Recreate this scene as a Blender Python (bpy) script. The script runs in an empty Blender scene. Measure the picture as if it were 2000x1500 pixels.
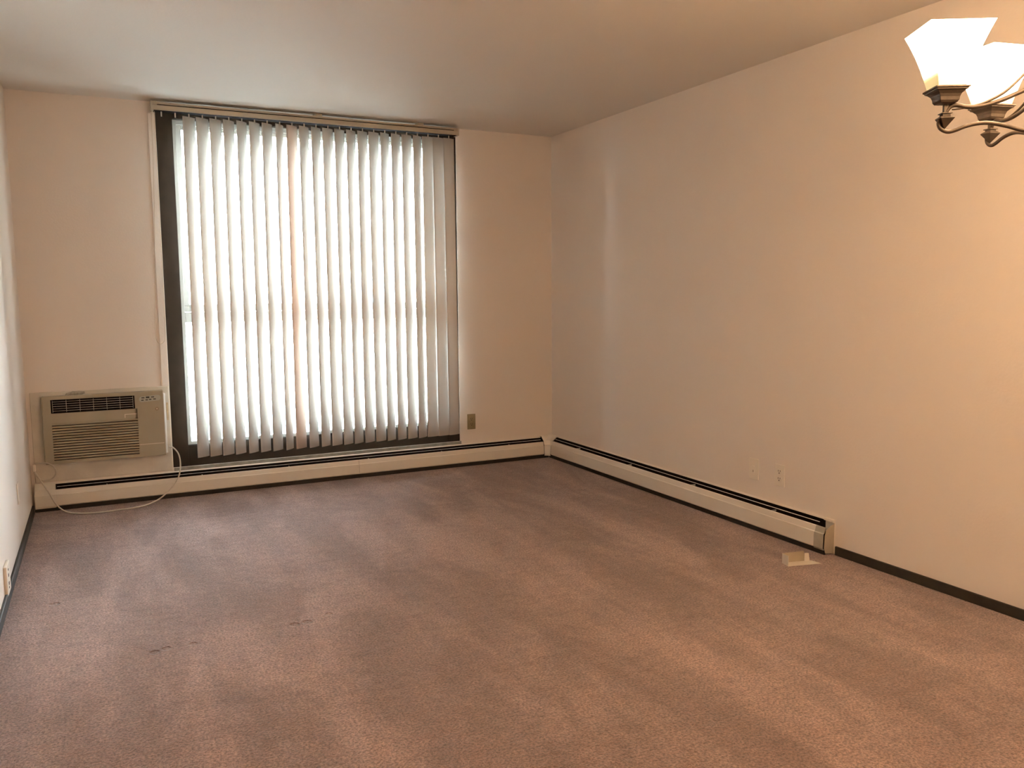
import bpy, bmesh, math, random
from mathutils import Vector, Matrix

sc = bpy.context.scene
C = sc.collection
PI = math.pi
R = math.radians

# ------------------------------------------------------------------ camera
cam_d = bpy.data.cameras.new('camera')
cam = bpy.data.objects.new('camera', cam_d)
C.objects.link(cam)
YAW, PITCH, ROLL, F = 0.462647, -0.109411, -0.007318, 1616.8
fwd = Vector((math.sin(YAW) * math.cos(PITCH), math.cos(YAW) * math.cos(PITCH), math.sin(PITCH)))
rt = Vector((math.cos(YAW), -math.sin(YAW), 0))
up = rt.cross(fwd)
r2 = rt * math.cos(ROLL) + up * math.sin(ROLL)
u2 = -rt * math.sin(ROLL) + up * math.cos(ROLL)
cam.matrix_world = Matrix(((r2.x, u2.x, -fwd.x, -3.1385), (r2.y, u2.y, -fwd.y, -5.5994),
                           (r2.z, u2.z, -fwd.z, 1.2720), (0, 0, 0, 1)))
cam_d.sensor_fit = 'HORIZONTAL'
cam_d.sensor_width = 36.0
cam_d.lens = 36.0 * F / 2000.0
cam_d.clip_start = 0.05
cam_d.clip_end = 200
sc.camera = cam

# ------------------------------------------------------------------ world, sun, exposure
world = bpy.data.worlds.new('world')
sc.world = world
world.use_nodes = True
bg = world.node_tree.nodes['Background']
bg.inputs[0].default_value = (0.80, 0.90, 1.0, 1)      # even bright overcast sky
bg.inputs[1].default_value = 23.0
sun_d = bpy.data.lights.new('sun', 'SUN')
sun_d.energy = 5.0
sun_d.angle = R(6)
sun_d.color = (1.0, 0.93, 0.84)
sun = bpy.data.objects.new('sun', sun_d)
C.objects.link(sun)
sun.rotation_euler = Vector((0.35, 0.75, -0.85)).to_track_quat('-Z', 'Y').to_euler()

BULB_W = 7.0          # each chandelier bulb, watts
SHADE_E = 15.0         # glow of the lit frosted shades
FILL_E = 62.0         # added fill light behind the photographer, evens out the room
LAMP = (1.0, 0.57, 0.33)

sc.view_settings.view_transform = 'Standard'
sc.view_settings.look = 'None'
sc.view_settings.exposure = 1.50
sc.view_settings.gamma = 1.0
sc.view_settings.use_curve_mapping = False
sc.cycles.use_denoising = True
sc.cycles.max_bounces = 10
sc.cycles.diffuse_bounces = 7
sc.cycles.transparent_max_bounces = 12
sc.cycles.sample_clamp_indirect = 6.0
sc.cycles.caustics_reflective = False
sc.cycles.caustics_refractive = False

# ------------------------------------------------------------------ materials
def nodes(m):
    return m.node_tree.nodes, m.node_tree.links

def mat(name, col, rough=0.6, metal=0.0, var=0.0, vscale=6.0, bump=0.0, bscale=200.0, spec=0.5,
        col2=None, coord='Object'):
    m = bpy.data.materials.new(name)
    m.use_nodes = True
    N, L = nodes(m)
    b = N['Principled BSDF']
    b.inputs['Base Color'].default_value = (*col, 1)
    b.inputs['Roughness'].default_value = rough
    b.inputs['Metallic'].default_value = metal
    b.inputs['Specular IOR Level'].default_value = spec
    tc = N.new('ShaderNodeTexCoord')
    if var > 0 or col2:
        nz = N.new('ShaderNodeTexNoise')
        nz.inputs['Scale'].default_value = vscale
        nz.inputs['Detail'].default_value = 6
        L.new(tc.outputs[coord], nz.inputs['Vector'])
        rmp = N.new('ShaderNodeValToRGB')
        rmp.color_ramp.elements[0].position = 0.35
        rmp.color_ramp.elements[1].position = 0.65
        c2 = col2 or tuple(c * (1 - var) for c in col)
        rmp.color_ramp.elements[0].color = (*c2, 1)
        rmp.color_ramp.elements[1].color = (*col, 1)
        L.new(nz.outputs[0], rmp.inputs[0])
        L.new(rmp.outputs[0], b.inputs['Base Color'])
    if bump > 0:
        n2 = N.new('ShaderNodeTexNoise')
        n2.inputs['Scale'].default_value = bscale
        n2.inputs['Detail'].default_value = 4
        L.new(tc.outputs[coord], n2.inputs['Vector'])
        bp = N.new('ShaderNodeBump')
        bp.inputs['Strength'].default_value = bump
        bp.inputs['Distance'].default_value = 0.002
        L.new(n2.outputs[0], bp.inputs['Height'])
        L.new(bp.outputs[0], b.inputs['Normal'])
    return m

M = {}
M['wall'] = mat('wall_paint', (0.75, 0.675, 0.595), 0.75, 0, 0.02, 1.6, 0.35, 90, 0.3)
M['ceiling'] = mat('ceiling_paint', (0.70, 0.655, 0.585), 0.85, 0, 0.03, 1.2, 0.3, 70, 0.2)
M['brown'] = mat('dark_brown_frame', (0.034, 0.022, 0.013), 0.6, 0, 0.25, 12, 0.15, 120, 0.2)
M['white_alu'] = mat('white_window_frame', (0.40, 0.39, 0.35), 0.45, 0, 0.05, 8)
M['base'] = mat('dark_vinyl_base', (0.030, 0.022, 0.013), 0.55, 0, 0.35, 25, 0.3, 60, 0.4)
M['heater'] = mat('heater_enamel', (0.70, 0.64, 0.545), 0.45, 0, 0.05, 5, 0.1, 40, 0.4)
M['heater_gray'] = mat('heater_bare_metal', (0.42, 0.39, 0.32), 0.5, 0.15, 0.15, 20)
M['dark'] = mat('dark_cavity_and_shade', (0.014, 0.009, 0.007), 0.9, spec=0.05)
M['fins'] = mat('dusty_fins', (0.20, 0.20, 0.14), 0.6, 0.3, 0.4, 40)
M['damper'] = mat('damper_metal', (0.72, 0.70, 0.66), 0.35, 0.2)
M['ledge'] = mat('dusty_ledge', (0.30, 0.28, 0.23), 0.85, 0, 0.3, 25, 0.4, 120)
M['ac'] = mat('aged_plastic', (0.37, 0.32, 0.225), 0.5, 0, 0.05, 6, 0, 1, 0.4)
M['ac_edge'] = mat('window_lit_plastic', (0.74, 0.73, 0.70), 0.35, 0, 0.03, 6)  # pale tone stands in for window light on the glossy right edge
M['ac_panel'] = mat('control_panel', (0.40, 0.40, 0.34), 0.4)
M['ac_vane'] = mat('vent_fin_plastic', (0.50, 0.44, 0.36), 0.45)
M['badge'] = mat('badge_strip', (0.66, 0.56, 0.44), 0.45)
M['ring'] = mat('badge_ring', (0.24, 0.15, 0.07), 0.4)
M['button'] = mat('black_button', (0.03, 0.03, 0.025), 0.4)
M['cable'] = mat('grey_white_cable', (0.60, 0.54, 0.45), 0.45, 0, 0.08, 30)
M['cord'] = mat('blind_cord', (0.55, 0.46, 0.34), 0.8)
M['putty'] = mat('putty', (0.42, 0.38, 0.30), 0.9, 0, 0.35, 60, 0.6, 80)
M['wood'] = mat('bare_wood', (0.62, 0.45, 0.26), 0.7, 0, 0.25, 30)
M['patch'] = mat('patched_wall_board', (0.66, 0.60, 0.50), 0.8, 0, 0.14, 7, 0.5, 50, 0.25)
M['rail'] = mat('headrail_beige', (0.50, 0.44, 0.34), 0.45, 0, 0.06, 4)
M['carrier'] = mat('clear_plastic_hook', (0.62, 0.58, 0.50), 0.35)
M['outlet_tan'] = mat('tan_plastic', (0.30, 0.235, 0.12), 0.45, 0, 0.12, 50)
M['outlet_white'] = mat('ivory_plastic', (0.76, 0.69, 0.58), 0.4)
M['slot'] = mat('outlet_slot', (0.03, 0.02, 0.012), 0.6)
M['bronze'] = mat('brushed_pewter', (0.090, 0.062, 0.042), 0.45, 0.45, 0.2, 60, 0.1, 90, 0.4)
M['siding'] = mat('white_siding', (0.82, 0.81, 0.78), 0.7)
M['carpaint'] = mat('pale_blue_paint', (0.42, 0.62, 0.72), 0.3)
M['carglass'] = mat('dark_car_glass', (0.10, 0.14, 0.17), 0.08)
M['rubber'] = mat('tyre_rubber', (0.03, 0.03, 0.03), 0.8)
M['asphalt'] = mat('pale_concrete_ground', (0.45, 0.44, 0.42), 0.9, 0, 0.15, 3)
M['metal_piece'] = mat('bent_white_metal', (0.42, 0.35, 0.25), 0.5, 0, 0.12, 14)

def vane_mat(name, col):
    m = bpy.data.materials.new(name)
    m.use_nodes = True
    N, L = nodes(m)
    b = N['Principled BSDF']
    b.inputs['Base Color'].default_value = (*col, 1)
    b.inputs['Roughness'].default_value = 0.45
    tr = N.new('ShaderNodeBsdfTranslucent')
    tr.inputs[0].default_value = (*[c * 0.95 for c in col], 1)
    mx = N.new('ShaderNodeMixShader')
    mx.inputs[0].default_value = 0.16
    L.new(b.outputs[0], mx.inputs[1]); L.new(tr.outputs[0], mx.inputs[2])
    L.new(mx.outputs[0], N['Material Output'].inputs[0])
    return m
M['vane'] = vane_mat('vane_pvc', (0.80, 0.775, 0.73))
M['vane_pink'] = vane_mat('vane_pvc_pinkish', (0.82, 0.70, 0.61))

def glass_mat():
    m = bpy.data.materials.new('window_glass')
    m.use_nodes = True
    N, L = nodes(m)
    N.remove(N['Principled BSDF'])
    t = N.new('ShaderNodeBsdfTransparent'); t.inputs[0].default_value = (0.95, 0.97, 0.97, 1)
    g = N.new('ShaderNodeBsdfGlossy'); g.inputs['Roughness'].default_value = 0.02
    fr = N.new('ShaderNodeFresnel'); fr.inputs[0].default_value = 1.3
    mx = N.new('ShaderNodeMixShader')
    L.new(fr.outputs[0], mx.inputs[0]); L.new(t.outputs[0], mx.inputs[1]); L.new(g.outputs[0], mx.inputs[2])
    L.new(mx.outputs[0], N['Material Output'].inputs[0])
    return m
M['glass'] = glass_mat()

def shade_mat():
    # frosted glass lit from the inside by its bulb; dimmer where the glass sits down in the holder
    m = bpy.data.materials.new('lit_frosted_glass')
    m.use_nodes = True
    N, L = nodes(m)
    b = N['Principled BSDF']
    b.inputs['Base Color'].default_value = (0.9, 0.86, 0.74, 1)
    b.inputs['Roughness'].default_value = 0.35
    tc = N.new('ShaderNodeTexCoord'); sp = N.new('ShaderNodeSeparateXYZ')
    L.new(tc.outputs['Object'], sp.inputs[0])
    mr = N.new('ShaderNodeMapRange')
    mr.inputs['From Min'].default_value = SHADE_Z0
    mr.inputs['From Max'].default_value = SHADE_Z0 + 0.035
    L.new(sp.outputs['Z'], mr.inputs['Value'])
    rp = N.new('ShaderNodeValToRGB')
    e = rp.color_ramp.elements
    e[0].position = 0; e[0].color = (1.0, 0.80, 0.22, 1)
    e[1].position = 1; e[1].color = (1.0, 0.70, 0.42, 1)
    L.new(mr.outputs[0], rp.inputs[0])
    L.new(rp.outputs[0], b.inputs['Emission Color'])
    mu = N.new('ShaderNodeMapRange')
    mu.inputs['To Min'].default_value = 0.010 * SHADE_E
    mu.inputs['To Max'].default_value = SHADE_E
    pw = N.new('ShaderNodeMath'); pw.operation = 'POWER'; pw.inputs[1].default_value = 2.2
    L.new(mr.outputs[0], pw.inputs[0]); L.new(pw.outputs[0], mu.inputs['Value'])
    L.new(mu.outputs[0], b.inputs['Emission Strength'])
    return m

def carpet_mat():
    m = bpy.data.materials.new('dusty_rose_carpet')
    m.use_nodes = True
    N, L = nodes(m)
    b = N['Principled BSDF']
    b.inputs['Roughness'].default_value = 0.95
    b.inputs['Specular IOR Level'].default_value = 0.15
    b.inputs['Sheen Weight'].default_value = 0.45
    b.inputs['Sheen Roughness'].default_value = 0.45
    tc = N.new('ShaderNodeTexCoord')
    def noise(scale, detail=4, rough=0.55, vec=None, dist=0.0):
        n = N.new('ShaderNodeTexNoise')
        n.inputs['Scale'].default_value = scale; n.inputs['Detail'].default_value = detail
        n.inputs['Roughness'].default_value = rough; n.inputs['Distortion'].default_value = dist
        L.new(vec or tc.outputs['Object'], n.inputs['Vector'])
        return n.outputs[0]
    def ramp(v, p0, p1, c0, c1):
        r = N.new('ShaderNodeValToRGB')
        r.color_ramp.elements[0].position = p0; r.color_ramp.elements[1].position = p1
        r.color_ramp.elements[0].color = (*c0, 1); r.color_ramp.elements[1].color = (*c1, 1)
        L.new(v, r.inputs[0]); return r.outputs[0]
    def mixc(kind, f, a, c):
        x = N.new('ShaderNodeMix'); x.data_type = 'RGBA'; x.blend_type = kind
        if isinstance(f, (int, float)): x.inputs[0].default_value = f
        else: L.new(f, x.inputs[0])
        L.new(a, x.inputs[6]); L.new(c, x.inputs[7]); return x.outputs[2]
    # pile laid over in patches by walking and vacuuming
    mp = N.new('ShaderNodeMapping'); mp.inputs['Rotation'].default_value = (0, 0, R(12)); mp.inputs['Scale'].default_value = (1.9, 0.8, 1)
    L.new(tc.outputs['Object'], mp.inputs[0])
    big = noise(1.3, 5, 0.6, mp.outputs[0], 0.6)
    c = ramp(big, 0.42, 0.60, (0.310, 0.188, 0.153), (0.475, 0.315, 0.265))
    mp2 = N.new('ShaderNodeMapping'); mp2.inputs['Rotation'].default_value = (0, 0, R(-4)); mp2.inputs['Scale'].default_value = (7.0, 0.7, 1)
    L.new(tc.outputs['Object'], mp2.inputs[0])
    streak = noise(1.0, 3, 0.5, mp2.outputs[0], 0.3)
    c = mixc('MULTIPLY', 0.8, c, ramp(streak, 0.44, 0.58, (0.82, 0.81, 0.80), (1.0, 1.0, 1.0)))
    mp3 = N.new('ShaderNodeMapping'); mp3.inputs['Rotation'].default_value = (0, 0, R(25)); mp3.inputs['Scale'].default_value = (3.0, 9.0, 1)
    L.new(tc.outputs['Object'], mp3.inputs[0])
    c = mixc('MULTIPLY', 0.7, c, ramp(noise(1.6, 5, 0.65, mp3.outputs[0], 0.8), 0.34, 0.5, (0.84, 0.82, 0.80), (1, 1, 1)))
    mp4 = N.new('ShaderNodeMapping'); mp4.inputs['Rotation'].default_value = (0, 0, R(-8)); mp4.inputs['Scale'].default_value = (8.0, 20.0, 1)
    L.new(tc.outputs['Object'], mp4.inputs[0])
    c = mixc('MULTIPLY', 1.0, c, ramp(noise(1.0, 8, 0.78, mp4.outputs[0], 0.5), 0.34, 0.46, (0.76, 0.73, 0.71), (1, 1, 1)))
    c = mixc('MULTIPLY', 1.0, c, ramp(noise(28, 5, 0.75), 0.36, 0.60, (0.80, 0.79, 0.78), (1.06, 1.06, 1.06)))
    pile = noise(125, 3, 0.8)
    c = mixc('MULTIPLY', 1.0, c, ramp(pile, 0.40, 0.60, (0.46, 0.43, 0.42), (1.46, 1.46, 1.46)))
    L.new(c, b.inputs['Base Color'])
    # pressed-in furniture dents (rings) plus tuft relief
    geo = N.new('ShaderNodeNewGeometry')
    tot = None
    for (x, y, rad) in DENTS:
        d = N.new('ShaderNodeVectorMath'); d.operation = 'DISTANCE'
        L.new(geo.outputs['Position'], d.inputs[0]); d.inputs[1].default_value = (x, y, 0)
        mr = N.new('ShaderNodeMapRange'); mr.interpolation_type = 'SMOOTHSTEP'
        mr.inputs['From Min'].default_value = rad * 0.6; mr.inputs['From Max'].default_value = rad
        mr.inputs['To Min'].default_value = -1.0; mr.inputs['To Max'].default_value = 0.0
        L.new(d.outputs['Value'], mr.inputs['Value'])
        if tot is None: tot = mr.outputs[0]
        else:
            a = N.new('ShaderNodeMath'); a.operation = 'ADD'; L.new(tot, a.inputs[0]); L.new(mr.outputs[0], a.inputs[1]); tot = a.outputs[0]
    sc1 = N.new('ShaderNodeMath'); sc1.operation = 'MULTIPLY_ADD'
    L.new(tot, sc1.inputs[0]); sc1.inputs[1].default_value = 3.0; L.new(noise(120, 4, 0.75), sc1.inputs[2])
    ad = N.new('ShaderNodeMath'); ad.operation = 'MULTIPLY_ADD'
    L.new(noise(22, 4, 0.6), ad.inputs[0]); ad.inputs[1].default_value = 0.9; L.new(sc1.outputs[0], ad.inputs[2])
    bp = N.new('ShaderNodeBump'); bp.inputs['Strength'].default_value = 1.0; bp.inputs['Distance'].default_value = 0.012
    L.new(ad.outputs[0], bp.inputs['Height']); L.new(bp.outputs[0], b.inputs['Normal'])
    return m
DENTS = [(-2.521, -2.455, .022), (-2.471, -2.452, .022), (-2.376, -2.414, .018), (-3.021, -2.475, .02),
         (-2.981, -2.461, .02), (-3.363, -1.774, .022), (-2.891, -2.464, .018)]
M['carpet'] = carpet_mat()

# ------------------------------------------------------------------ mesh helpers
def obj(name, bm, m, parent=None, smooth=False, loc=None, bevel=0.0, segs=2):
    me = bpy.data.meshes.new(name)
    bmesh.ops.recalc_face_normals(bm, faces=bm.faces)
    bm.to_mesh(me); bm.free()
    me.materials.append(M[m] if isinstance(m, str) else m)
    if smooth:
        for p in me.polygons: p.use_smooth = True
    o = bpy.data.objects.new(name, me); C.objects.link(o)
    if parent: o.parent = parent
    if loc: o.location = loc
    if bevel > 0:
        b = o.modifiers.new('bevel', 'BEVEL'); b.width = bevel; b.segments = segs; b.limit_method = 'ANGLE'
    return o

def box(bm, x0, x1, y0, y1, z0, z1, mtx=None):
    vs = [bm.verts.new(Vector(v) if mtx is None else mtx @ Vector(v)) for v in
          [(x0, y0, z0), (x1, y0, z0), (x1, y1, z0), (x0, y1, z0), (x0, y0, z1), (x1, y0, z1), (x1, y1, z1), (x0, y1, z1)]]
    for f in [(0, 3, 2, 1), (4, 5, 6, 7), (0, 1, 5, 4), (1, 2, 6, 5), (2, 3, 7, 6), (3, 0, 4, 7)]:
        bm.faces.new([vs[i] for i in f])

def bx(*a, mtx=None):
    bm = bmesh.new(); box(bm, *a, mtx=mtx); return bm

def smooth_pts(pts, n=6):
    P = [Vector(p) for p in pts]; out = []
    for i in range(len(P) - 1):
        p0 = P[max(i - 1, 0)]; p1 = P[i]; p2 = P[i + 1]; p3 = P[min(i + 2, len(P) - 1)]
        for k in range(n):
            t = k / n
            out.append(0.5 * ((2 * p1) + (-p0 + p2) * t + (2 * p0 - 5 * p1 + 4 * p2 - p3) * t * t + (-p0 + 3 * p1 - 3 * p2 + p3) * t ** 3))
    out.append(P[-1]); return out

def tube(bm, pts, r, sides=8, taper=None):
    P = [Vector(p) for p in pts]; rings = []
    prev = None
    for i, p in enumerate(P):
        t = (P[min(i + 1, len(P) - 1)] - P[max(i - 1, 0)]).normalized()
        if prev is None:
            a = t.cross(Vector((0, 0, 1)))
            if a.length < 1e-3: a = t.cross(Vector((1, 0, 0)))
            a.normalize()
        else:
            a = (prev - t * prev.dot(t)).normalized()
        prev = a
        b = t.cross(a)
        rr = r if taper is None else r * taper(i / (len(P) - 1))
        rings.append([bm.verts.new(p + (a * math.cos(2 * PI * k / sides) + b * math.sin(2 * PI * k / sides)) * rr) for k in range(sides)])
    for A, B in zip(rings, rings[1:]):
        for k in range(sides):
            bm.faces.new([A[k], A[(k + 1) % sides], B[(k + 1) % sides], B[k]])
    bm.faces.new(list(reversed(rings[0]))); bm.faces.new(rings[-1])

def extrude_profile(bm, prof, axis, a0, a1, closed=True, mp=None):
    # prof: list of (d, z); mp maps (along, d, z) to a point
    A = [bm.verts.new(mp(a0, d, z)) for d, z in prof]; B = [bm.verts.new(mp(a1, d, z)) for d, z in prof]
    n = len(prof)
    for i in range(n if closed else n - 1):
        j = (i + 1) % n
        bm.faces.new([A[i], A[j], B[j], B[i]])
    if closed:
        bm.faces.new(A); bm.faces.new(list(reversed(B)))

def sheet(path, t):
    """closed outline of a bent sheet of thickness t following path (list of (d,z))"""
    P = [Vector((p[0], p[1])) for p in path]; off = []
    for i, p in enumerate(P):
        d = (P[min(i + 1, len(P) - 1)] - P[max(i - 1, 0)]).normalized()
        off.append(p + Vector((-d.y, d.x)) * t)
    return [tuple(p) for p in P] + [tuple(p) for p in reversed(off)]

def squares(bm, prof, rot=0.0, cap0=True, cap1=True):
    """square-section turned form: prof list of (half side, z)"""
    rings = []
    for h, z in prof:
        rings.append([bm.verts.new((h * math.sqrt(2) * math.cos(rot + PI / 4 + k * PI / 2), h * math.sqrt(2) * math.sin(rot + PI / 4 + k * PI / 2), z)) for k in range(4)])
    for A, B in zip(rings, rings[1:]):
        for k in range(4): bm.faces.new([A[k], A[(k + 1) % 4], B[(k + 1) % 4], B[k]])
    if cap0: bm.faces.new(list(reversed(rings[0])))
    if cap1: bm.faces.new(rings[-1])

def lathe(bm, prof, sides=20):
    rings = []
    for r, z in prof:
        rings.append([bm.verts.new((r * math.cos(2 * PI * k / sides), r * math.sin(2 * PI * k / sides), z)) for k in range(sides)])
    for A, B in zip(rings, rings[1:]):
        for k in range(sides): bm.faces.new([A[k], A[(k + 1) % sides], B[(k + 1) % sides], B[k]])
    bm.faces.new(list(reversed(rings[0]))); bm.faces.new(rings[-1])

def struct(name, bm, m, parent=None, **k):
    o = obj(name, bm, m, parent, **k)
    if parent is None: o['kind'] = 'structure'
    return o

def thing(name, label, cat, loc=(0, 0, 0), group=None, rz=0.0):
    o = bpy.data.objects.new(name, None); C.objects.link(o)
    o.empty_display_size = 0.1
    o.location = loc; o.rotation_euler = (0, 0, rz); o['label'] = label; o['category'] = cat
    if group: o['group'] = group
    return o

def tag(o, label, cat, group=None):
    o['label'] = label; o['category'] = cat
    if group: o['group'] = group
    return o

# ------------------------------------------------------------------ room shell
H = 2.44
XL = -3.5425
YF = -8.2                      # wall behind the photographer
WX0, WX1, WZ0, WZ1 = -2.757, -0.780, 0.183, 2.40
T = 0.2

struct('floor', bx(XL - T, T, YF - T, T, -0.25, 0.0), 'carpet')
struct('ceiling', bx(XL - T, T, YF - T, T, H, H + 0.25), 'ceiling')
struct('wall_left', bx(XL - T, XL, YF, 0, 0, H), 'wall')
struct('wall_right', bx(0, T, YF, 0, 0, H), 'wall')
struct('wall_front', bx(XL - T, T, YF - T, YF, 0, H), 'wall')
bm = bmesh.new()
box(bm, XL - T, WX0, 0, T, 0, H); box(bm, WX1, T, 0, T, 0, H)
box(bm, WX0, WX1, 0, T, 0, WZ0); box(bm, WX0, WX1, 0, T, WZ1, H)
struct('wall_back', bm, 'wall')

# patched board round the air conditioner and painted casing strip beside the window
struct('trim_1', bx(-3.522, -2.763, -0.006, 0, 0.168, 0.708), 'patch', bevel=0.004)
struct('trim_2', bx(-2.800, -2.758, -0.006, 0, 0.710, 2.37), 'wall', bevel=0.002)
struct('trim_3', bx(WX0 + .004, WX1 + .01, -0.008, 0, 0.150, 0.184), 'ledge', bevel=0.004)

# ------------------------------------------------------------------ window
win = bpy.data.objects.new('window_1', None); C.objects.link(win); win['kind'] = 'structure'
win.location = ((WX0 + WX1) / 2, 0, WZ0)
def wpart(name, bm, m, **k):
    bmesh.ops.translate(bm, verts=bm.verts, vec=-win.location)
    return obj(name, bm, m, win, **k)
GX0, GX1, GZ0, GZ1 = -2.662, -0.875, 0.318, 2.352
bm = bmesh.new()
box(bm, WX0, GX0, 0.006, 0.12, WZ0, WZ1)
box(bm, GX1, WX1, 0.006, 0.12, WZ0, WZ1)
box(bm, GX0, GX1, 0.006, 0.12, WZ0, GZ0)
box(bm, GX0, GX1, 0.006, 0.12, GZ1, WZ1)
wpart('wood_frame', bm, 'brown', bevel=0.002)
bm = bmesh.new()
box(bm, GX0, GX0 + .022, 0.03, 0.11, GZ0, GZ1)
box(bm, GX1 - .022, GX1, 0.03, 0.11, GZ0, GZ1)
box(bm, GX0 + .022, GX1 - .022, 0.03, 0.11, GZ0, GZ0 + .020)
box(bm, GX0 + .022, GX1 - .022, 0.03, 0.11, GZ1 - .030, GZ1)
wpart('window_frame', bm, 'white_alu', bevel=0.002)
SX0, SX1 = GX0 + .022, GX1 - .022
bm = bmesh.new()      # upper sliding sash
box(bm, SX0, SX0 + .030, 0.05, 0.08, 1.205, GZ1 - .030)
box(bm, SX1 - .030, SX1, 0.05, 0.08, 1.205, GZ1 - .030)
box(bm, SX0 + .030, SX1 - .030, 0.05, 0.08, GZ1 - .055, GZ1 - .030)
box(bm, SX0 + .030, SX1 - .030, 0.05, 0.08, 1.168, 1.215)
box(bm, SX0, SX0 + .030, 0.05, 0.08, 1.168, 1.205)
box(bm, SX1 - .030, SX1, 0.05, 0.08, 1.168, 1.205)
wpart('window_sash', bm, 'white_alu', bevel=0.002)
wpart('mid_rail', bx(SX0, SX1, 0.035, 0.10, 1.100, 1.166), 'white_alu', bevel=0.004)
wpart('pane', bx(SX0 + .030, SX1 - .030, 0.063, 0.067, 1.215, GZ1 - .055), 'glass')
wpart('pane', bx(SX0, SX1, 0.073, 0.077, GZ0 + .020, 1.100), 'glass')

# ------------------------------------------------------------------ baseboards
def base(name, bm): return struct(name, bm, 'base', bevel=0.003)
base('baseboard_left', bx(XL, XL + .012, YF, -0.085, 0, 0.052))
base('baseboard_right', bx(-0.012, 0, YF, -2.812, 0, 0.044))
base('baseboard_back', bx(XL + .012, -0.058, -0.056, -0.046, 0, 0.028))
base('baseboard_corner', bx(-0.056, -0.046, -2.79, -0.056, 0, 0.028)).name = 'trim_4'

# ------------------------------------------------------------------ vertical blind
bl = thing('vertical_blind', 'white vertical blind with a beige headrail, left two slats missing, in front of the window',
           'blind', (-1.79, -0.08, 2.37))
def bpart(name, bm, m, **k):
    bmesh.ops.translate(bm, verts=bm.verts, vec=-bl.location)
    return obj(name, bm, m, bl, **k)
# headrail: channel with a groove near the top of its face
RX0, RX1 = -2.780, -0.810
prof = [(-.045, 2.372), (-.118, 2.372), (-.118, 2.379), (-.113, 2.379), (-.115, 2.400), (-.110, 2.402), (-.110, 2.407), (-.115, 2.409), (-.112, 2.420), (-.045, 2.420)]
bm = bmesh.new()
extrude_profile(bm, prof, 0, RX0, RX1, mp=lambda a, d, z: Vector((a, d, z)))
bpart('headrail', bm, 'rail', bevel=0.001)
bpart('end_cap', bx(RX0 - .006, RX0, -.120, -.043, 2.370, 2.422), 'rail', bevel=0.002)
bpart('end_cap', bx(RX1, RX1 + .006, -.120, -.043, 2.370, 2.422), 'rail', bevel=0.002)
bm = bmesh.new()
box(bm, RX0 + .03, RX1 - .03, -.1115, -.109, 2.4025, 2.4065)
bpart('groove', bm, 'dark')
bpart('track_underside_shade', bx(RX0 + .01, RX1 - .01, -.114, -.048, 2.3705, 2.3722), 'dark')  # dark strip painting in the shade under the headrail, along its track slot
bpart('bracket', bx(RX0 - .004, RX0 + .03, -.05, 0, 2.39, 2.436), 'rail')
bpart('bracket', bx(-1.10, -1.06, -.10, 0, 2.421, 2.438), 'rail')
bpart('bracket', bx(-1.80, -1.76, -.10, 0, 2.421, 2.438), 'rail')
# hooks
me_car = None
PITCHX = 0.0775
for i in range(25):
    x = -2.727 + PITCHX * i
    if me_car is None:
        bm = bmesh.new()
        tube(bm, [(0, 0, 0.012), (0, 0, -0.012)], 0.004, 8)
        box(bm, -.0035, .0035, -.0025, .0025, -.024, -.010)
        o = obj('hook', bm, 'carrier', bl, smooth=False); me_car = o.data
    else:
        o = bpy.data.objects.new('hook', me_car); C.objects.link(o); o.parent = bl
    o.location = (x - bl.location.x, 0, 2.366 - bl.location.z)
VANES = [(-2.5795, 32), (-2.5023, 30), (-2.4255, 32), (-2.3493, 36), (-2.2682, 39), (-2.1916, 35), (-2.113, 35), (-2.0358, 47),
         (-1.96, 29), (-1.8743, 34), (-1.7939, 35), (-1.7163, 26), (-1.6387, 30), (-1.5648, 32), (-1.4872, 27), (-1.4071, 23),
         (-1.3305, 32), (-1.2519, 29), (-1.1739, 22), (-1.0973, 29), (-1.0198, 6), (-0.9354, 7), (-0.8544, 13)]
rnd = random.Random(4)
ZT, ZB = 2.352, 0.250
def vane_mesh(xt, xb, yt, sag, th):
    """curved slat hanging from its hook; the foot has swung a little sideways"""
    bm = bmesh.new(); n = 8; tt = 0.0010; rows = []
    for z, f in ((ZT, 0.0), (ZT * .5 + ZB * .5, 0.5), (ZB, 1.0)):
        cx = xt * (1 - f) + xb * f
        fr = []; bk = []
        for k in range(n + 1):
            s = -1 + 2 * k / n
            u = 0.0445 * s; w = -sag * (1 - s * s) + sag * 0.5
            for lst, ww in ((fr, w), (bk, w + tt)):
                px = u * math.cos(th) - ww * math.sin(th)
                py = u * math.sin(th) + ww * math.cos(th)
                lst.append(bm.verts.new((cx + px - bl.location.x, yt + py - bl.location.y, z - bl.location.z)))
        rows.append((fr, bk))
    for (f0, b0), (f1, b1) in zip(rows, rows[1:]):
        for k in range(n):
            bm.faces.new([f0[k], f0[k + 1], f1[k + 1], f1[k]])
            bm.faces.new([b0[k + 1], b0[k], b1[k], b1[k + 1]])
        bm.faces.new([f0[0], f1[0], b1[0], b0[0]]); bm.faces.new([f0[n], b0[n], b1[n], f1[n]])
    for f, b in (rows[0], rows[-1]):
        for k in range(n): bm.faces.new([f[k], b[k], b[k + 1], f[k + 1]])
    return bm
for i, (x, a) in enumerate(VANES):
    xt = -2.727 + PITCHX * (i + 2)
    th = R(a)
    o = obj('slat', vane_mesh(xt, x, -0.080, 0.0055, th), 'vane_pink' if i == 8 else 'vane', bl, smooth=True)
    if i == 8: o['label'] = 'slat with a pinkish tint'
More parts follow.
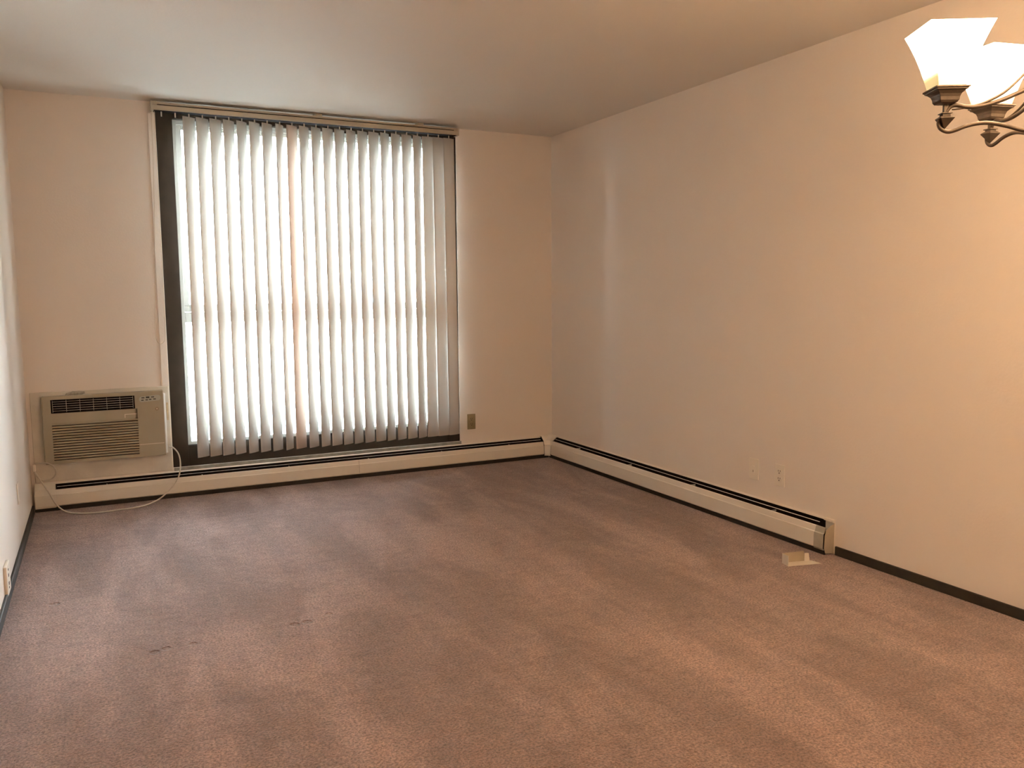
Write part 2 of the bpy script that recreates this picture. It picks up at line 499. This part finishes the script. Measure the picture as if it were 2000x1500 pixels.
# draw cord hanging at the left
def wp(*pts): return [Vector(p) - bl.location for p in pts]
bm = bmesh.new()
tube(bm, smooth_pts(wp((-2.783, -.085, 2.37), (-2.787, -.07, 2.0), (-2.800, -.05, 1.6), (-2.816, -.03, 1.2), (-2.822, -.022, 1.05), (-2.818, -.02, 1.00),
                       (-2.800, -.02, .975), (-2.778, -.02, .985), (-2.766, -.022, 1.03), (-2.764, -.03, 1.3), (-2.764, -.05, 1.8), (-2.766, -.085, 2.37)), 5), 0.0013, 6)
obj('cord', bm, 'cord', bl, smooth=True)

# ------------------------------------------------------------------ baseboard heaters
def heater(label, mp, a0, a1, ztop, cap_start, joins, splice=None, loc=(0, 0, 0)):
    """mp(along, distance from wall, z); a0..a1 the slot part"""
    hh = thing('baseboard_heater', label, 'heater', loc)
    L0 = Vector(loc)
    def m2(a, d, z): return mp(a, d, z) - L0
    dz = ztop - 0.160
    def ex(name, prof, b0, b1, m, bevel=0.0):
        bm = bmesh.new(); extrude_profile(bm, prof, 0, b0, b1, mp=m2)
        return obj(name, bm, m, hh, bevel=bevel)
    ex('back_panel', sheet([(0.001, 0.0), (0.001, 0.158 + dz), (0.012, 0.160 + dz), (0.017, 0.153 + dz)], 0.0012), a0, a1, 'heater')
    ex('cavity', [(0.003, 0.012), (0.052, 0.012), (0.052, 0.030), (0.003, 0.030)], a0, a1, 'dark')
    ex('cavity', [(0.0022, 0.030), (0.0052, 0.030), (0.0052, 0.150 + dz), (0.0022, 0.150 + dz)], a0, a1, 'dark')
    ex('damper', sheet([(0.032, 0.1395 + dz), (0.036, 0.1385 + dz)], 0.0012), a0 + .01, a1 - .01, 'damper')
    cuts = [a0] + joins + [a1]
    for b0, b1 in zip(cuts, cuts[1:]):
        g = 0.0012 if b0 != a0 else 0
        ex('front_panel', sheet([(0.050, 0.118 + dz), (0.054, 0.126 + dz), (0.057, 0.124 + dz), (0.063, 0.099 + dz), (0.067, 0.096 + dz), (0.0705, 0.036), (0.066, 0.031), (0.056, 0.031)], 0.0012), b0 + g, b1, 'heater')
    # heating element: copper pipe with sheet fins, seen through the slot
    bm = bmesh.new()
    tube(bm, [m2(a0 + .01, 0.030, 0.075), m2(a1 - .01, 0.030, 0.075)], 0.009, 8)
    obj('pipe', bm, 'dark', hh)
    bm = bmesh.new(); n = int(abs(a1 - a0) / 0.012)
    for k in range(n):
        a = a0 + .05 + (a1 - a0 - .1) * k / n
        q = [m2(a, 0.008, 0.045), m2(a, 0.046, 0.045), m2(a, 0.046, 0.108), m2(a, 0.008, 0.108)]
        bm.faces.new([bm.verts.new(v) for v in q])
    o = obj('fins', bm, 'fins', hh); o['kind'] = 'stuff'
    n = max(3, int(abs(a1 - a0) / 0.55))
    for k in range(n):
        a = a0 + (a1 - a0) * (k + 0.5) / n
        bm = bmesh.new()
        P = [m2(a, .004, .112 + dz), m2(a + .004, .004, .112 + dz), m2(a + .004, .050, .112 + dz), m2(a, .050, .112 + dz)]
        Q = [p + Vector((0, 0, .010)) for p in P]
        A = [bm.verts.new(p) for p in P]; B = [bm.verts.new(p) for p in Q]
        bm.faces.new(A); bm.faces.new(B)
        for i in range(4): bm.faces.new([A[i], A[(i + 1) % 4], B[(i + 1) % 4], B[i]])
        obj('bracket', bm, 'heater_gray', hh)
    return hh, ex
cover = lambda dz: [(0.0, 0.022), (0.0, 0.161 + dz), (0.014, 0.162 + dz), (0.056, 0.129 + dz), (0.0655, 0.100 + dz), (0.070, 0.098 + dz), (0.0735, 0.034), (0.070, 0.022)]
mb = lambda a, d, z: Vector((a, -d, z))
h1, ex1 = heater('long cream baseboard heater with a dark top slot, below the window', mb, -3.42, -0.108, 0.161, True, [-1.569], loc=(-1.8, 0, 0))
ex1('end_cover', cover(0.001), -3.528, -3.418, 'heater', 0.002)
mr = lambda a, d, z: Vector((-d, a, z))
h2, ex2 = heater('shorter cream baseboard heater along the right wall, missing its end cap', mr, -2.745, -0.108, 0.170, False, [], loc=(0, -1.5, 0))
ex2('joint_cover', sheet([(0.053, 0.128), (0.058, 0.137), (0.060, 0.135), (0.0665, 0.110), (0.0715, 0.107), (0.0735, 0.036), (0.069, 0.028), (0.058, 0.028)], 0.0016), -2.7955, -2.738, 'heater_gray')
ex2('back_flange', [(0.0, 0.0), (0.0, 0.170), (0.016, 0.171), (0.018, 0.160), (0.004, 0.155), (0.004, 0.0)], -2.800, -2.745, 'heater')
bm = bmesh.new(); extrude_profile(bm, [(0.003, 0.004), (0.003, 0.150), (0.030, 0.142), (0.056, 0.122), (0.064, 0.100), (0.067, 0.034), (0.058, 0.012)], 0, -2.799, -2.796, mp=lambda a, d, z: mr(a, d, z) - Vector((0, -1.5, 0)))
obj('end_bracket', bm, 'metal_piece', h2)
ip = [(max(0.001, d - 0.004), z - 0.006 if z > .05 else z + .004) for d, z in cover(0.006)]
ex1('gap', ip, -0.112, -0.101, 'dark')
ex2('gap', ip, -0.112, -0.101, 'dark')
# inside corner cover joining both runs
bm = bmesh.new()
cp = cover(0.008)
for (a, b) in ((0, 0.128),):
    # swept along the wall corner: from the back run to the right run via the mitred corner
    S = [[Vector((-0.1055, -d, z)) for d, z in cp], [Vector((-max(d, 0.0) - 0.030, -d - 0.006, z)) for d, z in cp],
         [Vector((-d - 0.006, -max(d, 0.0) - 0.030, z)) for d, z in cp], [Vector((-d, -0.1055, z)) for d, z in cp]]
    V = [[bm.verts.new(p) for p in s] for s in S]
    for A, B in zip(V, V[1:]):
        for i in range(len(cp) - 1): bm.faces.new([A[i], A[i + 1], B[i + 1], B[i]])
bmesh.ops.translate(bm, verts=bm.verts, vec=-h1.location)
obj('corner_cover', bm, 'heater', h1)

# ------------------------------------------------------------------ air conditioner
ac = thing('air_conditioner', 'aged beige wall air conditioner left of the window, above the heater', 'air conditioner', (-3.125, 0, 0.27))
AO = ac.location
def ap(name, bm, m, parent=ac, **k):
    bmesh.ops.translate(bm, verts=bm.verts, vec=-AO)
    return obj(name, bm, m, parent, **k)
AX0, AX1, AZ0, AZ1, AY = -3.458, -2.800, 0.280, 0.685, -0.052
bm = bmesh.new()
VX0, VX1, VZ0, VZ1 = -3.414, -2.962, 0.583, 0.664     # outlet opening
KX0, KX1, KZ0, KZ1 = -3.428, -2.950, 0.300, 0.521     # intake grille opening
# face built round two recesses
YB = -0.022
box(bm, AX0, AX1, YB, 0.0, AZ0, AZ1)
box(bm, AX0, VX0, AY, YB, AZ0, AZ1)
box(bm, VX0, VX1, AY, YB, VZ1, AZ1)
box(bm, VX0, VX1, AY, YB, KZ1, VZ0)
box(bm, KX1, AX1, AY, YB, AZ0, VZ0)
box(bm, VX1, AX1, AY, YB, VZ0, AZ1)
box(bm, VX0, KX1, AY, YB, AZ0, KZ0)
bmesh.ops.remove_doubles(bm, verts=bm.verts, dist=1e-5)
ap('housing', bm, 'ac')
ap('side_edge', bx(AX0 - .006, AX0, AY + .006, 0, AZ0 + .006, AZ1 - .004), 'ac', bevel=0.003)
bm = bmesh.new()
extrude_profile(bm, [(AX1, AY + .002), (AX1 + .004, AY + .001), (AX1 + .013, AY + .010), (AX1 + .015, 0), (AX1, 0)], 0, AZ0 + .012, AZ1 - .018, mp=lambda a, d, z: Vector((d, z, a)))
ap('right_edge', bm, 'ac_edge', smooth=False)['label'] = 'shiny right edge, toned pale for the window light on it'
ap('outlet_back', bx(VX0, VX1, YB - .001, YB + .002, VZ0, VZ1), 'dark')
vg = ap('outlet_frame', None if False else (lambda b: (box(b, VX0, VX0 + .005, AY + .003, YB, VZ0, VZ1), box(b, VX1 - .005, VX1, AY + .003, YB, VZ0, VZ1),
        box(b, VX0 + .005, VX1 - .005, AY + .003, YB, VZ0, VZ0 + .004), box(b, VX0 + .005, VX1 - .005, AY + .003, YB, VZ1 - .004, VZ1), b)[-1])(bmesh.new()), 'dark')
for k in range(5):
    z = VZ0 + .006 + (VZ1 - VZ0 - .012) * (k + .5) / 5
    ap('louvre', bx(VX0 + .008, VX1 - .008, AY + .004, AY + .020, z - .0007, z + .0007), 'ac_vane')
for k in range(7):
    x = VX0 + .009 + (VX1 - VX0 - .018) * k / 6
    ap('divider', bx(x - .0009, x + .0009, AY + .002, AY + .018, VZ0 + .005, VZ1 - .005), 'ac_vane')
# intake grille: sloping slats
NG = 14
for k in range(NG):
    z0 = KZ0 + (KZ1 - KZ0) * k / NG; z1 = KZ0 + (KZ1 - KZ0) * (k + 1) / NG; dz = z1 - z0
    bm = bmesh.new()
    extrude_profile(bm, [(YB, z0 + .0035), (AY + .012, z0 + .0035), (AY + .001, z0 + .007), (AY + .001, z0 + dz - .001), (AY + .004, z1), (YB, z1)], 0, KX0, KX1 + .0, mp=lambda a, d, z: Vector((a, d, z)))
    ap('grille_slat', bm, 'ac')
ap('grille_back', bx(KX0, KX1, YB - .0015, YB, KZ0, KZ1), 'dark')
bm = bmesh.new()
box(bm, -3.022, -2.952, AY - .0025, AY, 0.549, 0.553); box(bm, -3.022, -3.018, AY - .0025, AY, 0.530, 0.549)
ap('filter_tab', bm, 'badge')
ap('panel_seam', bx(-2.946, -2.806, AY - .0015, AY, 0.355, 0.359), 'badge')
# control area: rounded plate, display, buttons
bm = bmesh.new()
cxs, czs, rr = (-2.920, -2.832), 0.641, 0.0175
ring = [(cxs[0] + rr * math.cos(PI / 2 + PI * k / 10), czs - .003 + rr * math.sin(PI / 2 + PI * k / 10)) for k in range(11)] + \
       [(cxs[1] + rr * math.cos(-PI / 2 + PI * k / 10), czs + .002 + rr * math.sin(-PI / 2 + PI * k / 10)) for k in range(11)]
A = [bm.verts.new((x, AY - .002, z)) for x, z in ring]; B = [bm.verts.new((x, AY + .0, z)) for x, z in ring]
bm.faces.new(A)
for i in range(len(A)): bm.faces.new([A[i], A[(i + 1) % len(A)], B[(i + 1) % len(A)], B[i]])
cpn = ap('control_panel', bm, 'ac_panel')
for (x0, x1, z) in ((-2.923, -2.906, .647), (-2.868, -2.851, .649), (-2.925, -2.911, .632), (-2.901, -2.887, .633), (-2.881, -2.867, .635), (-2.857, -2.842, .636)):
    ap('button', bx(x0, x1, AY - .0035, AY - .002, z - .003, z + .003), 'button', cpn)
ap('display', bx(-2.898, -2.878, AY - .003, AY - .002, .6435, .6535), 'button', cpn)
bm = bmesh.new()
tube(bm, [(-2.838 + .0085 * math.cos(2 * PI * k / 20), AY - .001, .574 + .0085 * math.sin(2 * PI * k / 20)) for k in range(21)], .0016, 6)
ap('emblem_ring', bm, 'ring')
ap('emblem', bx(-2.842, -2.834, AY - .0015, AY, .5695, .5775), 'badge')

# putty lump on top, sleeve shim
bm = bmesh.new()
bmesh.ops.create_icosphere(bm, subdivisions=3, radius=1)
for v in bm.verts:
    n = 1 + 0.22 * math.sin(7 * v.co.x + 3 * v.co.z) * math.cos(5 * v.co.y + 2 * v.co.x)
    v.co = Vector((v.co.x * .050 * n, v.co.y * .017, max(v.co.z, -.75) * .0135 * n + .004 * v.co.x))
tag(obj('putty_lump', bm, 'putty', loc=(-3.282, -.026, .6935), smooth=True), 'lumpy grey putty scrap on top of the air conditioner', 'putty')
tag(obj('wood_shim', bx(-.0055, .0055, -.004, 0, -.056, .056), 'wood', loc=(-2.7755, -.006, .548), bevel=0.001),
    'narrow bare wood strip between air conditioner and window frame', 'shim')

# power cable
def cpath(*p): return smooth_pts([Vector(v) for v in p], 6)
cbl = thing('power_cable', 'grey white power cable looping from the air conditioner across the heater', 'cable', (-3.2, -.1, 0))
bm = bmesh.new()
PATH = [(-2.780, -.030, .326), (-2.755, -.040, .318), (-2.728, -.060, .278), (-2.722, -.085, .215), (-2.735, -.105, .150), (-2.762, -.110, .100), (-2.815, -.125, .050),
        (-2.880, -.165, .018), (-2.96, -.215, .0065), (-3.08, -.240, .006), (-3.20, -.245, .006), (-3.30, -.215, .0065), (-3.365, -.165, .012), (-3.415, -.120, .050), (-3.450, -.105, .125), (-3.483, -.095, .185),
        (-3.503, -.080, .222), (-3.517, -.060, .245), (-3.520, -.050, .268)]
tube(bm, [v - cbl.location for v in cpath(*PATH)], 0.0045, 8)
obj('cord', bm, 'cable', cbl, smooth=True)
bm = bmesh.new()
PATH = [(-3.520, -.050, .268), (-3.512, -.062, .292), (-3.475, -.072, .299), (-3.435, -.070, .286), (-3.410, -.060, .250), (-3.414, -.055, .213), (-3.445, -.050, .190), (-3.485, -.060, .195), (-3.512, -.065, .225), (-3.520, -.065, .25)]
tube(bm, [v - cbl.location for v in cpath(*PATH)], 0.0045, 8)
obj('loop', bm, 'cable', cbl, smooth=True)
bm = bmesh.new(); box(bm, -.016, .0, -.013, .013, -.022, .022)
o = obj('plug', bm, 'outlet_white', cbl, bevel=.004); o.location = Vector((-3.512, -.057, .270)) - cbl.location

# ------------------------------------------------------------------ outlets
def outlet(label, loc, rz, kind, m, w=.070, h=.115, d=.006):
    """plate lies in local XZ, faces local -Y"""
    t = thing('wall_outlet' if kind != 'blank' else 'wall_plate', label, 'outlet' if kind != 'blank' else 'wall plate', loc, rz=rz)
    obj('plate', bx(-w / 2, w / 2, -d, 0, -h / 2, h / 2), m, t, bevel=.0025)
    if kind == 'duplex':
        for s in (-1, 1):
            bm = bmesh.new(); n = 20; ring = []
            for k in range(n):
                a = 2 * PI * k / n
                ring.append((.0172 * math.cos(a), max(-.0135, min(.0135, .0172 * math.sin(a)))))
            A = [bm.verts.new((x, -d - .0016, z + s * .0195)) for x, z in ring]; B = [bm.verts.new((x, -d + .001, z + s * .0195)) for x, z in ring]
            bm.faces.new(A)
            for i in range(n): bm.faces.new([A[i], A[(i + 1) % n], B[(i + 1) % n], B[i]])
            f = obj('receptacle', bm, m, t)
            for (x0, x1, z0, z1) in ((-.0078, -.0052, -.001, .0085), (.0052, .0078, .000, .0080), (-.0028, .0028, -.0100, -.0045)):
                obj('slot', bx(x0, x1, -d - .0022, -d - .0014, z0 + s * .0195, z1 + s * .0195), 'slot', f)
        bm = bmesh.new(); lathe(bm, [(.003, 0), (.003, .001)], 10)
        o = obj('screw', bm, m, t, loc=(0, -d, 0)); o.rotation_euler = (PI / 2, 0, 0)
    elif kind == 'jack':
        obj('jack', bx(-.009, .009, -d - .003, -d, -.020, .018), m, t, bevel=.0015)
        obj('socket_hole', bx(-.004, .004, -d - .0036, -d - .0028, -.016, -.004), 'metal_piece', t)
    elif kind == 'blank':
        for s in (-1, 1):
            bm = bmesh.new(); lathe(bm, [(.0032, 0), (.0032, .0012)], 10)
            o = obj('screw', bm, m, t, loc=(0, -d, s * .0415)); o.rotation_euler = (PI / 2, 0, 0)
    return t
outlet('tan duplex outlet on the back wall just right of the window', (-.688, 0, .322), 0, 'duplex', 'outlet_tan', .066, .115)
outlet('ivory duplex outlet on the right wall with dark slots', (0, -2.431, .318), R(-90), 'duplex', 'outlet_white')
outlet('ivory jack plate without slots on the right wall, left of the duplex outlet', (0, -2.241, .316), R(-90), 'jack', 'outlet_white')
outlet('narrow ivory blank plate high on the left wall near the corner', (XL, -.87, .297), R(90), 'blank', 'outlet_white', .070, .105, .004)
t = thing('wall_outlet', 'cream outlet seen edge-on on the left wall, just above the baseboard', 'outlet', (XL, -1.655, .103), rz=R(90))
obj('plate', bx(-.060, .060, -.013, 0, -.063, .063), 'outlet_white', t, bevel=.004)
for z, s in ((.038, .0045), (.014, .007), (-.020, .007), (-.038, .0045)):
    obj('slot', bx(-.006 - s, -.006 + s, -.0142, -.0128, z - s * .9, z + s * .9), 'slot', t)
# ring of old plaster above the tan outlet
# ------------------------------------------------------------------ loose heater end cap on the carpet
cap = thing('heater_end_cap', 'loose bent cream metal end cap lying on the carpet by the right heater', 'end cap', (-.336, -2.838, 0.002), rz=math.atan2(-.040, .168))
obj('floor_flange', (lambda b: (extrude_profile(b, [(0, 0), (.172, 0), (.150, .052), (.0, .052)], 0, 0, .0014, mp=lambda a, x, y: Vector((x, y, a))), b)[-1])(bmesh.new()), 'heater', cap)
obj('back_web', (lambda b: (extrude_profile(b, [(0, 0), (.118, 0), (.112, .050), (.0, .047)], 0, .052, .0535, mp=lambda a, x, z: Vector((x, a, z))), b)[-1])(bmesh.new()), 'metal_piece', cap)
obj('left_flange', (lambda b: (extrude_profile(b, [(0.0, 0), (.053, 0), (.053, .047), (.0, .050)], 0, -.0014, 0, mp=lambda a, y, z: Vector((a, y, z))), b)[-1])(bmesh.new()), 'heater', cap)
obj('right_tab', (lambda b: (extrude_profile(b, [(0.112, 0), (.140, 0), (.134, .040), (.112, .042)], 0, .046, .0474, mp=lambda a, x, z: Vector((x, a, z))), b)[-1])(bmesh.new()), 'heater', cap)

# ------------------------------------------------------------------ chandelier
CX, CY = -1.186, -4.450
ZTIP = 1.639                      # tips of the pointed finials
RAD = 0.243
SHADE_Z0 = 0.108                  # above the tip
M['shade'] = shade_mat()
ch = thing('chandelier', 'five arm pewter chandelier with lit square frosted glass shades', 'chandelier', (CX, CY, ZTIP))
def ch_arm_pts(px_pts): return px_pts
# centre column and chain up to the ceiling
bm = bmesh.new()
squares(bm, [(.001, .005), (.020, .035), (.024, .037), (.024, .042), (.012, .046), (.010, .070), (.016, .080), (.016, .10)])
squares(bm, [(.010, .10), (.010, .30), (.018, .31), (.026, .33), (.026, .345), (.012, .36), (.006, .39), (.003, .40)])
obj('column', bm, 'bronze', ch, bevel=.0008)
bm = bmesh.new()
squares(bm, [(.055, H - ZTIP - .001), (.060, H - ZTIP - .012), (.045, H - ZTIP - .022), (.015, H - ZTIP - .032), (.006, H - ZTIP - .045)])
obj('canopy', bm, 'bronze', ch, bevel=.001)
z = .392; k = 0
me_link = None
while z < H - ZTIP - .058:
    if me_link is None:
        bm = bmesh.new()
        tube(bm, [(.009 * math.cos(t_), 0, .016 * math.sin(t_)) for t_ in [2 * PI * i / 14 for i in range(15)]], .0018, 6)
        o = obj('chain_link', bm, 'bronze', ch, smooth=True); me_link = o.data
    else:
        o = bpy.data.objects.new('chain_link', me_link); C.objects.link(o); o.parent = ch
    o.location = (0, 0, z + .016); o.rotation_euler = (0, 0, (PI / 2) * (k % 2)); z += .0275; k += 1
bm = bmesh.new(); tube(bm, [(.004, 0, .39), (-.003, .002, .5), (.003, -.002, .65), (0, 0, H - ZTIP - .04)], .002, 6)
obj('lamp_wire', bm, 'bronze', ch, smooth=True)

# radial profiles (distance from centre, height above the finial tip)
UP = [(.2440, .030), (.2400, .0400), (.2350, .0470), (.2290, .0512), (.2190, .0522), (.2019, .0475), (.1805, .0462), (.1542, .0500), (.1232, .0596), (.0977, .0704), (.0700, .0820), (.045, .0885), (.014, .090)]
LO = [(.2450, .0235), (.2520, .0200), (.2560, .0135), (.2513, .0010), (.2369, -.0065), (.2208, -.0040), (.1998, .0037), (.1787, .0083), (.1575, .0096), (.1362, .0063), (.1095, -.0007), (.0775, -.0110), (.045, -.0110), (.022, .002), (.012, .020)]
TE = [(.2295, .0427), (.2124, .0441), (.1806, .0490), (.1546, .0575), (.1239, .0740), (.099, .0961), (.078, .120), (.055, .158), (.035, .200), (.012, .235)]
R3 = lambda L: smooth_pts([Vector((r, 0, z)) for r, z in L], 6)
SQ = R(9)
def arm_parts():
    bm = bmesh.new()
    tube(bm, R3(UP), .0050, 10)
    arm = obj('arm', bm, 'bronze', ch, smooth=True)
    bm = bmesh.new(); tube(bm, R3(LO), .0045, 10, lambda t_: 1.0)
    obj('lower_scroll', bm, 'bronze', arm, smooth=True)
    bm = bmesh.new(); tube(bm, R3(TE), .0030, 8, lambda t_: .55 + min(.45, t_ * 2))
    obj('tendril', bm, 'bronze', arm, smooth=True)
    def sq(name, prof, m, **k):
        bm = bmesh.new(); squares(bm, prof, SQ)
        return obj(name, bm, m, arm, loc=(RAD, 0, 0), **k)
    sq('finial', [(.0004, 0), (.0155, .0225), (.0155, .0245), (.0100, .0285), (.0085, .0290), (.0085, .0325), (.0115, .0330), (.0115, .0350), (.006, .0352)], 'bronze')
    sq('stem', [(.0045, .035), (.0045, .056)], 'bronze')
    sq('cup', [(.012, .0545), (.0180, .0565), (.0210, .0610), (.0220, .0680), (.0245, .0745), (.0300, .0800), (.0345, .0825), (.0345, .0845), (.0375, .0860), (.0375, .0895), (.0330, .0900)], 'bronze', bevel=.0006)
    # flared glass: outer and inner skins, open at the top
    outer = [(.0300, .0890), (.0325, .1000), (.0365, .1170), (.0430, .1430), (.0520, .1730), (.0620, .2010), (.0700, .2210)]
    bm = bmesh.new()
    squares(bm, outer + [(h - .003, z) for h, z in reversed(outer)], SQ, cap0=False, cap1=False)
    f = sq_f = obj('shade', bm, 'shade', arm, loc=(RAD, 0, 0))
    bm = bmesh.new(); lathe(bm, [(.010, .0900), (.013, .100), (.013, .110)], 12)
    obj('socket', bm, 'outlet_white', arm, loc=(RAD, 0, 0))
    return arm
arm0 = arm_parts()
A0 = math.atan2(.152, -.189)
for k in range(5):
    if k == 0: a = arm0
    else:
        a = arm0.copy(); C.objects.link(a); a.parent = ch
        for c_ in list(arm0.children):
            d_ = c_.copy(); C.objects.link(d_); d_.parent = a
    ang = A0 - k * 2 * PI / 5
    a.rotation_euler = (0, 0, ang)
    ld = bpy.data.lights.new('bulb', 'POINT'); ld.energy = BULB_W; ld.color = LAMP; ld.shadow_soft_size = .022
    lo_ = bpy.data.objects.new('bulb', ld); C.objects.link(lo_); lo_.parent = ch
    lo_.location = (RAD * math.cos(ang), RAD * math.sin(ang), .150)

# added fill light shaped as a flush ceiling lamp, unseen behind the photographer
fl = thing('added_fill_light', 'added fill light shaped as a round flush lamp, unseen behind the photographer', 'fill light', (-1.7, -7.0, H))
bm = bmesh.new(); lathe(bm, [(.17, 0), (.17, -.02), (.15, -.03)], 28)
obj('base', bm, 'rail', fl)
bm = bmesh.new(); lathe(bm, [(.155, -.021), (.150, -.045), (.125, -.075), (.07, -.095), (.005, -.10)], 28)
gm = bpy.data.materials.new('fill_bowl_glow'); gm.use_nodes = True
gb = gm.node_tree.nodes['Principled BSDF']; gb.inputs['Emission Color'].default_value = (1, .77, .57, 1); gb.inputs['Emission Strength'].default_value = FILL_E
obj('bowl', bm, gm, fl, smooth=True)

# ------------------------------------------------------------------ outside
GZ = -1.8
struct('ground', bx(-22, 26, T, 40, GZ - .2, GZ), 'asphalt')
hs = thing('neighbouring_house', 'white clapboard house seen through the gaps of the blind', 'house', (3.0, 11.0, GZ))
obj('wall', bx(-11, 11, 0.02, 5, 0, 6.2), 'siding', hs)
bm = bmesh.new(); extrude_profile(bm, [(0, 0), (.030, 0), (.012, .128), (0, .128)], 0, -11, 11, mp=lambda a, d, z: Vector((a, .02 - d, z)))
b0 = obj('siding_board', bm, 'siding', hs); b0.location = (0, 0, .2)
for k in range(1, 46):
    b_ = b0.copy(); C.objects.link(b_); b_.parent = hs; b_.location = (0, 0, .2 + .13 * k)
for x in (-6.5, -1.5, 4.0):
    f = obj('window', (lambda b: (box(b, x, x + 1.2, -.06, .02, 2.6, 2.7), box(b, x, x + 1.2, -.06, .02, 4.1, 4.2), box(b, x, x + .1, -.06, .02, 2.7, 4.1), box(b, x + 1.1, x + 1.2, -.06, .02, 2.7, 4.1), box(b, x + .1, x + 1.1, -.05, .0, 3.38, 3.43), b)[-1])(bmesh.new()), 'white_alu', hs)
    obj('pane', bx(x + .1, x + 1.1, -.02, -.015, 2.7, 4.1), 'carglass', f)

car = thing('car', 'pale blue parked car outside, glimpsed low at the left of the blind', 'car', (-1.35, 6.3, GZ), rz=R(0))
prof = [(-2.15, .30), (-2.2, .62), (-2.1, .80), (-1.35, .90), (-.75, 1.36), (.55, 1.42), (1.25, .98), (2.05, .90), (2.2, .65), (2.15, .30)]
bm = bmesh.new()
rows = []
for y, ins in ((-.86, .0), (-.80, .05), (.80, .05), (.86, .0)):
    rows.append([bm.verts.new((x * (1 if abs(y) < .84 else .985), y if z < .92 else y * .86, z - (0.0 if abs(y) < .84 else .03 if z > .4 else 0))) for x, z in prof])
for A, B in zip(rows, rows[1:]):
    for i in range(len(prof)): j = (i + 1) % len(prof); bm.faces.new([A[i], A[j], B[j], B[i]])
bm.faces.new(rows[0]); bm.faces.new(rows[-1])
obj('body', bm, 'carpaint', car, bevel=.03)
for s in (-1, 1):
    bm = bmesh.new()
    P = [(-1.15, .95), (-.70, 1.30), (-.15, 1.33), (-.15, .95)]; Q = [(-.07, .95), (-.07, 1.33), (.50, 1.35), (1.08, .98)]
    for PP in (P, Q):
        A = [bm.verts.new((x, s * (.745 if z > 1 else .80) + s * .012, z)) for x, z in PP]; B = [bm.verts.new((x, s * .70, z)) for x, z in PP]
        bm.faces.new(A); bm.faces.new(B)
        for i in range(4): bm.faces.new([A[i], A[(i + 1) % 4], B[(i + 1) % 4], B[i]])
    obj('side_window', bm, 'carglass', car)
for (x0, z0, x1, z1, nm) in ((-1.32, .935, -.80, 1.345, 'windscreen'), (.62, 1.405, 1.20, 1.035, 'rear_window')):
    bm = bmesh.new()
    dx, dz = x1 - x0, z1 - z0; l = math.hypot(dx, dz); nx, nz = -dz / l * .012, dx / l * .012
    A = [bm.verts.new(v) for v in ((x0 + nx, -.62, z0 + nz), (x1 + nx, -.58, z1 + nz), (x1 + nx, .58, z1 + nz), (x0 + nx, .62, z0 + nz))]
    B = [bm.verts.new(v.co - Vector((nx * 3, 0, nz * 3))) for v in A]
    bm.faces.new(A); bm.faces.new(B)
    for i in range(4): bm.faces.new([A[i], A[(i + 1) % 4], B[(i + 1) % 4], B[i]])
    obj(nm, bm, 'carglass', car)
for x in (-1.35, 1.38):
    for y in (-.78, .78):
        bm = bmesh.new(); lathe(bm, [(.20, -.10), (.31, -.09), (.32, 0), (.31, .09), (.20, .10)], 20)
        w_ = obj('wheel', bm, 'rubber', car, loc=(x, y, .32)); w_.rotation_euler = (PI / 2, 0, 0)
